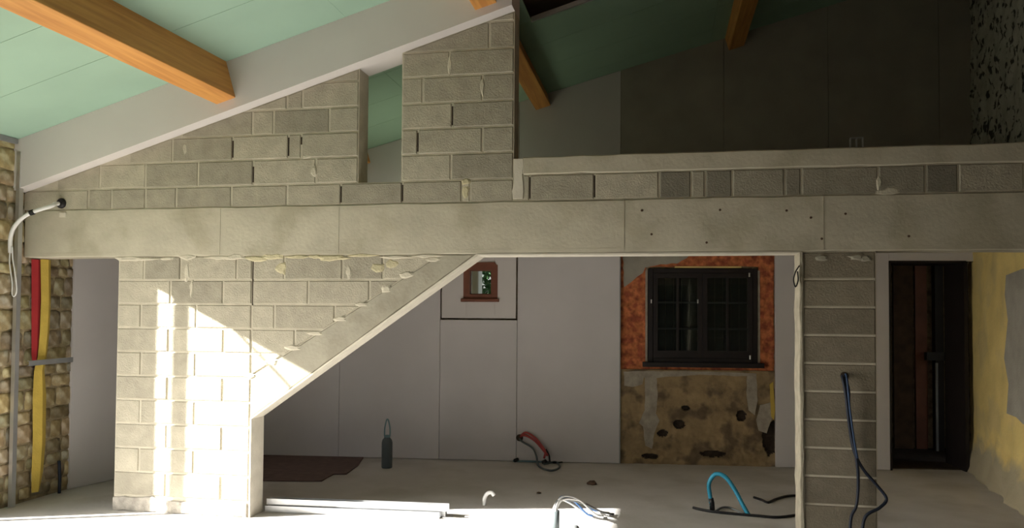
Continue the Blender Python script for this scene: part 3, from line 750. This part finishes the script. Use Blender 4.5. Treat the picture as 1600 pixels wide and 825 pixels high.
# ------------------------------------------------------------------ left doorway: lining, strips, rails
lp = [(XL + .03, .585), (XL + .16, 1.1), (XL + .30, 2.62)]
mb = MB(); V = [(x, y, 0.003) for x, y in lp] + [(x - .028, y + .004, .003) for x, y in lp[::-1]]
n = len(V); V += [(x, y, 2.41) for x, y, _ in V]
mb.add(V, [list(range(n))[::-1], list(range(n, 2 * n))] + [[i, (i + 1) % n, n + (i + 1) % n, n + i] for i in range(n)])
lin = mb.build('wall_left_lining', M['grey_board']); tag(lin, 'grey plasterboard lining beyond the left doorway', 'wall', kind='structure')
def strip(name, mat, rows, thick, label, cat, X=XL + .025):
    V = []; Fc = []
    for ya, yb_, zz, bul in rows:
        V += [(X + bul, ya, zz), (X + bul + thick * .6, (ya + yb_) / 2, zz), (X + bul, yb_, zz), (X + bul - thick * .4, (ya + yb_) / 2, zz)]
    for i in range(len(rows) - 1):
        for q in range(4): Fc.append([i * 4 + q, i * 4 + (q + 1) % 4, i * 4 + 4 + (q + 1) % 4, i * 4 + 4 + q])
    Fc += [[0, 1, 2, 3], [len(V) - 1, len(V) - 2, len(V) - 3, len(V) - 4]]
    o = mesh_obj(name, V, Fc, mat, None, False)
    md = o.modifiers.new('sub', 'SUBSURF'); md.levels = 2; md.render_levels = 2; md.subdivision_type = 'SIMPLE'
    return tag(o, label, cat)
def lrow(xa, xb, py, bul=0.0, X=XL + .03):
    a = on_left(xa, py, X + bul); b = on_left(xb, py, X + bul); return (a.y, b.y, a.z, bul)
strip('insulation_strip', M['red_foam'], [lrow(50, 66, 405), lrow(50, 65, 450), lrow(50, 63, 520), lrow(50, 60, 555), lrow(52, 58, 570)], .03, 'red insulation strip hanging inside the left doorway', 'strip')
strip('insulation_strip', M['yellow_foam'], [lrow(64, 80, 405, .02), lrow(65, 80, 470, .02), lrow(63, 78, 520, .02), lrow(60, 74, 556, .01), lrow(54, 70, 580, .02), lrow(52, 73, 620, .03), lrow(52, 72, 690, .03), lrow(50, 68, 740, .02), lrow(50, 62, 770, .01)], .05, 'tall bulging yellow insulation strip inside the left doorway', 'strip')
def ubar(name, p, q, w, h, label, group=None, parent=None, mat='steel', open_dir=None):
    """C-profile along p->q : web width w, flanges h toward open_dir"""
    p, q = Vector(p), Vector(q); t = (q - p).normalized(); od = Vector(open_dir); od = (od - t * od.dot(t)).normalized(); s = t.cross(od); th = .004
    prof = [(-w / 2, 0), (w / 2, 0), (w / 2, h), (w / 2 - th, h), (w / 2 - th, th), (-w / 2 + th, th), (-w / 2 + th, h), (-w / 2, h)]
    V = [tuple(e + s * a + od * b) for e in (p, q) for a, b in prof]; n = 8
    Fc = [[0, 5, 6, 7], [0, 1, 4, 5], [1, 2, 3, 4], [8, 15, 14, 13], [8, 13, 12, 9], [9, 12, 11, 10]] + [[i, (i + 1) % n, n + (i + 1) % n, n + i] for i in range(n)]
    o = mesh_obj(name, V, Fc, M[mat], parent)
    return tag(o, label, 'metal profile', group)
ubar('metal_stud', (XL + .075, -.115, .003), (XL + .075, -.115, 3.02), .045, .035, 'tall galvanised stud standing against the stone wall end', open_dir=(-1, 0, 0))
ubar('metal_rail', (XL + .11, -.02, 1.21), (XL + .11, .50, 1.215), .045, .02, 'short horizontal galvanised rail across the left doorway', open_dir=(-1, 0, 0), mat='dull_steel')
ubar('eaves_rail', (XL + .03, -.45, 3.09), (XL + .03, -.14, 3.09), .045, .04, 'dark steel eaves rail under the green ceiling edge', open_dir=(0, 0, 1), mat='dull_steel')
ubar('metal_stud', (XL + .05, -.605, .003), (XL + .05, -.605, 3.03), .045, .035, 'galvanised stud at the edge of the sunlit garden opening', open_dir=(-1, 0, 0))
pb = on_left(90, 745, XL + .07)
tag(MB().tube(spline([(XL + .09, pb.y, .01), (XL + .085, pb.y + .01, .12), (XL + .07, pb.y + .015, .30)]), .014, 8).build('conduit_end', M['navy'], None, True), 'short dark blue conduit end by the grey lining', 'conduit')

# ------------------------------------------------------------------ conduit and cable at the top left
root = empty('wall_conduit', (-5.07, 0, 2.59)); tag(root, 'pale bent conduit coming out of a hole above the left doorway', 'conduit')
off = Vector((-5.07, 0, 2.59))
cp = [(-5.07, .03, 2.588), (-5.08, -.06, 2.58), on_wall(80, 322, -.14), on_wall(47, 333, -.2), on_wall(27, 348, -.22), on_wall(17, 368, -.22), on_wall(16, 395, -.2)]
MB().tube([Vector(p) - off for p in spline(cp, 8)], .017, 10).build('tube', M['white_plastic'], root, True)
p = on_wall(47, 333, -.2); q = on_wall(53, 331, -.195)
MB().tube([p - off, q - off], .023, 10).build('clip_ring', M['black'], root, True)
p = MB().lathe([(.045, 0), (.045, .012), (.03, .03), (.022, .03)], (0, 0, 0), 16).build('hole_collar', M['black'], root, True); p.rotation_euler = (math.pi / 2, 0, 0); p.location = (.0, -.006, .0)
tag(MB().tube(spline([on_wall(17, 380, -.215), on_wall(15, 410, -.21), on_wall(19, 440, -.21), on_wall(19, 458, -.21), on_wall(22, 463, -.21), on_wall(26, 455, -.21), on_wall(24, 430, -.21), on_wall(20, 405, -.212), on_wall(19, 385, -.215)], 8), .006, 7).build('hanging_cable', M['white_plastic'], None, True), 'thin white cable looping down from the pale conduit', 'cable')
tag(MB().tube(spline([(XL + .02, -.74, OZ), (XL + .05, -.80, 2.5), (XL + .06, -.90, 2.38), (XL + .06, -1.0, 2.26), (XL + .05, -1.04, 2.1)], 8), .009, 7).build('lintel_cable', M['black'], None, True), 'black cable drooping in the garden opening', 'cable')
o = MB().box(-.03, .03, -.012, .012, -.02, .02).build('mortar_daub', M['render'], wall); o.location = on_wall(99, 336, -.012)

# ------------------------------------------------------------------ bits on and in the block wall
p = on_wall(1338, 228, .08)
br = MB(); br.box(-.045, -.039, -.02, .02, 0, .085); br.box(.039, .045, -.02, .02, 0, .085); br.box(-.003, .003, -.02, .02, 0, .085); br.box(-.045, .045, -.02, .02, .079, .085)
o = br.build('metal_bracket', M['steel']); o.location = (p.x, .08, CAP1 + .001); tag(o, 'small metal bracket standing on the parapet coping', 'bracket')
root = empty('end_post', (0, 0, 0))
# cable leaving the pier
hp = on_wall(1319, 587)
hole = MB().lathe([(.028, 0), (.028, .006), (.02, .006)], (0, 0, 0), 14).build('cable_hole', M['near_black'], wall); hole.rotation_euler = (math.pi / 2, 0, 0); hole.location = (hp.x, -.006, hp.z)
bpy.data.objects.remove(root)
c1_ = [(hp.x, .02, hp.z), on_wall(1320, 590, -.05), on_wall(1326, 612, -.06), on_wall(1326, 650, -.05), on_wall(1333, 700, -.04), on_wall(1348, 732, -.04), on_wall(1370, 758, -.05), on_wall(1385, 779, -.06), on_wall(1375, 793, -.08), on_wall(1352, 808, -.1), (1.36, -.13, .12), (1.33, -.16, .012), (1.22, -.22, .012)]
tag(MB().tube(spline(c1_, 8), .011, 8).build('pier_cable', M['navy'], None, True), 'dark blue cable bending out sideways below the hole in the pier', 'cable', 'cables hanging from the pier')
c2_ = [(hp.x - .008, .02, hp.z), on_wall(1317, 592, -.06), on_wall(1322, 620, -.07), on_wall(1328, 670, -.06), on_wall(1338, 715, -.05), on_wall(1341, 755, -.04), on_wall(1338, 790, -.05), on_wall(1330, 808, -.06), (1.29, -.09, .10), (1.26, -.12, .012), (1.12, -.2, .012)]
tag(MB().tube(spline(c2_, 8), .011, 8).build('pier_cable', M['navy'], None, True), 'dark cable hanging straight down the pier face', 'cable', 'cables hanging from the pier')
c3_ = [(hp.x + .006, .02, hp.z + .006), on_wall(1323, 590, -.075), on_wall(1328, 640, -.08), on_wall(1335, 690, -.07), on_wall(1340, 716, -.06)]
tag(MB().tube(spline(c3_, 8), .007, 7).build('pier_wire', M['pier_blue'], None, True), 'short blue wire beside the pier cables', 'wire', 'cables hanging from the pier')
lo = [on_wall(1249, 415, -.02), on_wall(1243, 425, -.03), on_wall(1240, 437, -.03), on_wall(1243, 448, -.03), on_wall(1247, 438, -.03), on_wall(1246, 424, -.03)]
tag(MB().tube(spline(lo, 6), .005, 6).build('wire_loop', M['black'], None, True), 'small black wire loop at the top corner of the pier', 'wire')

# ------------------------------------------------------------------ things on the floor
for k, (dy, dz, lab) in enumerate(((0, .0, 'lower galvanised track lying across the foot of the stair opening'), (.075, .0, 'rear galvanised track lying behind another in the stair opening'), (.03, .052, 'top galvanised track stacked on two others in the stair opening'))):
    a, b = Vector((-3.24, .22 + dy, .004 + dz)), Vector((-1.76 + .03 * k, .31 + dy, .004 + dz))
    ubar('metal_track', a, b, .07, .05, lab, 'tracks in the stair opening', open_dir=(0, 0, 1))
cpoly = [on_floor(x, y) for x, y in ((395, 752), (470, 753), (503, 753), (512, 747), (522, 742), (541, 742), (548, 737), (560, 728), (566, 719), (590, 706), (480, 703), (395, 703))]
V = []; n = len(cpoly)
for p in cpoly: V.append((p.x, min(p.y, back_y(p.x) - .06), .012 + .01 * random.random()))
V += [(a, b, .003) for a, b, _ in V]
o = mesh_obj('torn_sheet', V, [list(range(n)), list(range(2 * n - 1, n - 1, -1))] + [[i, (i + 1) % n, n + (i + 1) % n, n + i] for i in range(n)], M['carpet'])
tag(o, 'dark brown torn sheet lying on the floor by the rear wall', 'sheet')
root = empty('canister', (-2.89, 2.21, 0)); tag(root, 'dark grey canister with a thin upright handle by the brown sheet', 'canister')
MB().lathe([(.054, .0), (.058, .012), (.058, .27), (.05, .30), (.03, .325), (.0301, .33)], (0, 0, .001), 20).build('body', M['canister'], root, True)
MB().lathe([(.033, .0), (.033, .02), (.026, .024)], (0, 0, .327), 16).build('cap', M['canister_teal'], root, True)
MB().tube(spline([(-.03, 0, .34), (-.028, 0, .42), (-.012, 0, .50), (.0, 0, .52), (.014, 0, .50), (.03, 0, .42), (.03, 0, .34)], 6), .008, 7).build('handle', M['canister_teal'], root, True)
# tangle by the rear wall
def bw(px, py, off=.06):
    u, zz = bl(px, py, -off); q = Vector((0, back_y(0), 0)) + Vector((1, BK, 0)).normalized() * u + Vector((BK, -1, 0)).normalized() * off
    return Vector((q.x, q.y, max(zz, .012)))
hu, hz = bl(812, 684)
mb = MB().lathe([(.04, 0), (.04, .006), (.03, .006)], (0, 0, 0), 14).build('cable_hole', M['near_black'], wback); mb.rotation_euler = (math.pi / 2, 0, 0); mb.location = (hu, 0, hz)
def fp(px, py):
    p = on_floor(px, py, .012); p.y = min(p.y, back_y(p.x) - .045); return p
tag(MB().tube(spline([bw(812, 683, -.02), bw(820, 680, .05), bw(835, 688, .09), bw(848, 702, .12), bw(856, 712, .15)], 8), .014, 8).build('red_lead', M['red_plastic'], None, True), 'short red lead leaving the hole in the rear wall', 'cable', 'leads at the rear wall')
tag(MB().tube(spline([bw(811, 684, -.02), bw(816, 690, .06), bw(832, 700, .10), bw(838, 712, .14), fp(842, 728), fp(860, 735), fp(874, 730), fp(868, 722), fp(850, 725)], 8), .011, 8).build('grey_lead', M['canister'], None, True), 'dark grey lead coiling from the rear wall onto the floor', 'cable', 'leads at the rear wall')
tag(MB().tube(spline([fp(803, 719), fp(815, 716), fp(828, 718), fp(845, 717), fp(862, 720)], 6), .01, 8).build('green_lead', M['canister_teal'], None, True), 'grey-green lead lying along the floor below the red one', 'cable', 'leads at the rear wall')
tag(MB().tube(spline([bw(813, 681, -.02), bw(822, 676, .06), bw(836, 684, .11), bw(846, 696, .15), bw(852, 706, .17), bw(850, 716, .17)], 8), .012, 8).build('red_lead', M['red_plastic'], None, True), 'second red lead arching above the first at the rear wall', 'cable', 'leads at the rear wall')
def connector(p, label):
    o = MB().lathe([(.012, -.03), (.02, -.024), (.02, .024), (.012, .03)], (0, 0, 0), 10).build('cable_connector', M['black'], None, True)
    o.location = p; o.rotation_euler = (.3, 1.2, .5); tag(o, label, 'connector', 'leads at the rear wall')
q = fp(814, 713); connector((q.x, q.y, .024), 'black cable connector lying on the floor under the wall hole')
q = fp(852, 721); connector((q.x, q.y - .06, .024), 'black cable connector lying at the end of the red leads')
tag(MB().tube(spline([bw(853, 702, .1), bw(858, 712, .14), fp(860, 722), fp(870, 723), fp(882, 717)], 6), .009, 8).build('black_lead', M['black'], None, True), 'black lead end beside the red lead at the rear wall', 'cable', 'leads at the rear wall')
def clod(px, py, r, label):
    p = on_floor(px, py); bm = bmesh.new(); bmesh.ops.create_icosphere(bm, subdivisions=2, radius=r)
    for v in bm.verts:
        v.co += noise.noise_vector(v.co * 30) * r * .35; v.co.z = max(v.co.z * .45 + r * .25, 0)
    me = bpy.data.meshes.new('debris'); bm.to_mesh(me); bm.free(); me.materials.append(M['bronze'])
    o = bpy.data.objects.new('debris_lump', me); COL.objects.link(o); o.location = (p.x, p.y, .001); tag(o, label, 'debris')
clod(925, 757, .05, 'small dark lump of debris on the floor before the bare wall')
clod(842, 771, .022, 'tiny dark crumb on the floor beside the white hook')
# white hook of conduit
hb = on_floor(757, 790)
tag(MB().tube(spline([(hb.x, hb.y, .003), (hb.x + .0, hb.y, .06), (hb.x + .025, hb.y, .105), (hb.x + .06, hb.y, .115), (hb.x + .085, hb.y, .09)], 8), .017, 10).build('conduit_hook', M['white_plastic'], None, True), 'white conduit end bent into a hook rising from the floor', 'conduit')
# conduit stub with spilling wires
sp = Vector((-.785, .08, 0))
root = empty('conduit_stub', sp); tag(root, 'grey conduit stub standing on the floor with wires spilling out', 'conduit')
MB().lathe([(.030, 0), (.030, .165), (.026, .165), (.026, .12)], (0, 0, .001), 16).build('pipe', M['canister'], root, True)
ends = [((-.42, .74), 'white_plastic', .15, .10), ((-.50, .78), 'blue_wire', .19, .04), ((-.55, .60), 'blue_wire', .17, .12), ((-.46, .62), 'white_plastic', .20, .15), ((-.38, .70), 'grey_plastic', .14, .06), ((-.60, .68), 'white_plastic', .13, .02)]
for k, ((ex, ey), mn, hgt, kx) in enumerate(ends):
    a = Vector((.012 * math.cos(k), .012 * math.sin(k), .10)); e = Vector((ex, ey, .008)) - sp
    mid_ = a.lerp(e, .35)
    MB().tube(spline([a, a + Vector((.0, .01, .09)), a + Vector((.02 + kx * .3, .06, .09 + hgt * .35)), Vector((mid_.x + kx * .3, mid_.y + .05, .12 + hgt * .4)), a.lerp(e, .75) + Vector((.02, .03, .02)), e], 7), .008, 7).build('wire', M[mn], root, True)
p = on_floor(897, 836)
tag(MB().lathe([(.042, 0), (.042, .05), (.034, .066), (.012, .072)], (0, 0, 0), 18).build('pipe_plug', M['grey_plastic'], None, True), 'round grey pipe plug on the floor beside the conduit stub', 'plug').location = (p.x, p.y, .001)
# blue conduit arch
A, B = on_floor(1113, 797), on_floor(1170, 806)
arch = [(A.x, A.y, .003), (A.x - .02, A.y, .13), on_wall(1108, 755, A.y - .02), on_wall(1118, 741, A.y - .03), on_wall(1133, 745, A.y - .05), on_wall(1148, 765, A.y - .07), on_wall(1160, 788, B.y + .02), (B.x, B.y, .004)]
root = empty('blue_conduit', (0, 0, 0)); root.location = (A.x, A.y, 0); tag(root, 'bright blue corrugated conduit arching out of the floor', 'conduit')
sa_ = spline(arch, 10); Lr = [.017 + .0022 * (i % 2) for i in range(len(sa_))]
MB().tube([Vector(p) - Vector((A.x, A.y, 0)) for p in sa_], .017, 10, taper=Lr).build('tube', M['blue_plastic'], root, True)
MB().tube([(0, 0, .002), (-.004, 0, .06), (-.012, 0, .10)], .022, 10).build('sleeve', M['black'], root, True)
tag(MB().tube(spline([fp(1083, 793), fp(1100, 797), fp(1120, 800), fp(1150, 803), fp(1185, 806), fp(1215, 808), fp(1249, 804)], 8), .011, 8).build('floor_cable', M['black'], None, True), 'long black cable lying past the foot of the blue conduit', 'cable', 'cables on the floor near the pier')
tag(MB().tube(spline([fp(1118, 799), fp(1128, 793), fp(1140, 793), fp(1152, 798), fp(1163, 803)], 8), .009, 8).build('floor_cable', M['grey_plastic'], None, True), 'short dark cable curved under the blue conduit arch', 'cable', 'cables on the floor near the pier')
tag(MB().tube(spline([fp(1178, 777), fp(1190, 781), fp(1200, 785), fp(1212, 780), fp(1230, 775), fp(1252, 774), fp(1300, 772)], 8), .011, 8).build('floor_cable', M['black'], None, True), 'dark cable on the floor reaching behind the pier', 'cable', 'cables on the floor near the pier')

portal(((FX0 + FX1) / 2, YF - .32, FZ / 2), (math.pi / 2, 0, 0), FX1 - FX0, FZ)
portal(((KX0 + KX1) / 2, (KY0 + KY1) / 2, zc((KX0 + KX1) / 2) + .13), (0, -math.atan(SL), 0), (KX1 - KX0) * 1.04, KY1 - KY0)
portal((XL - .42, (OY0 + OY1) / 2, OZ / 2), (0, -math.pi / 2, 0), OZ, OY1 - OY0)
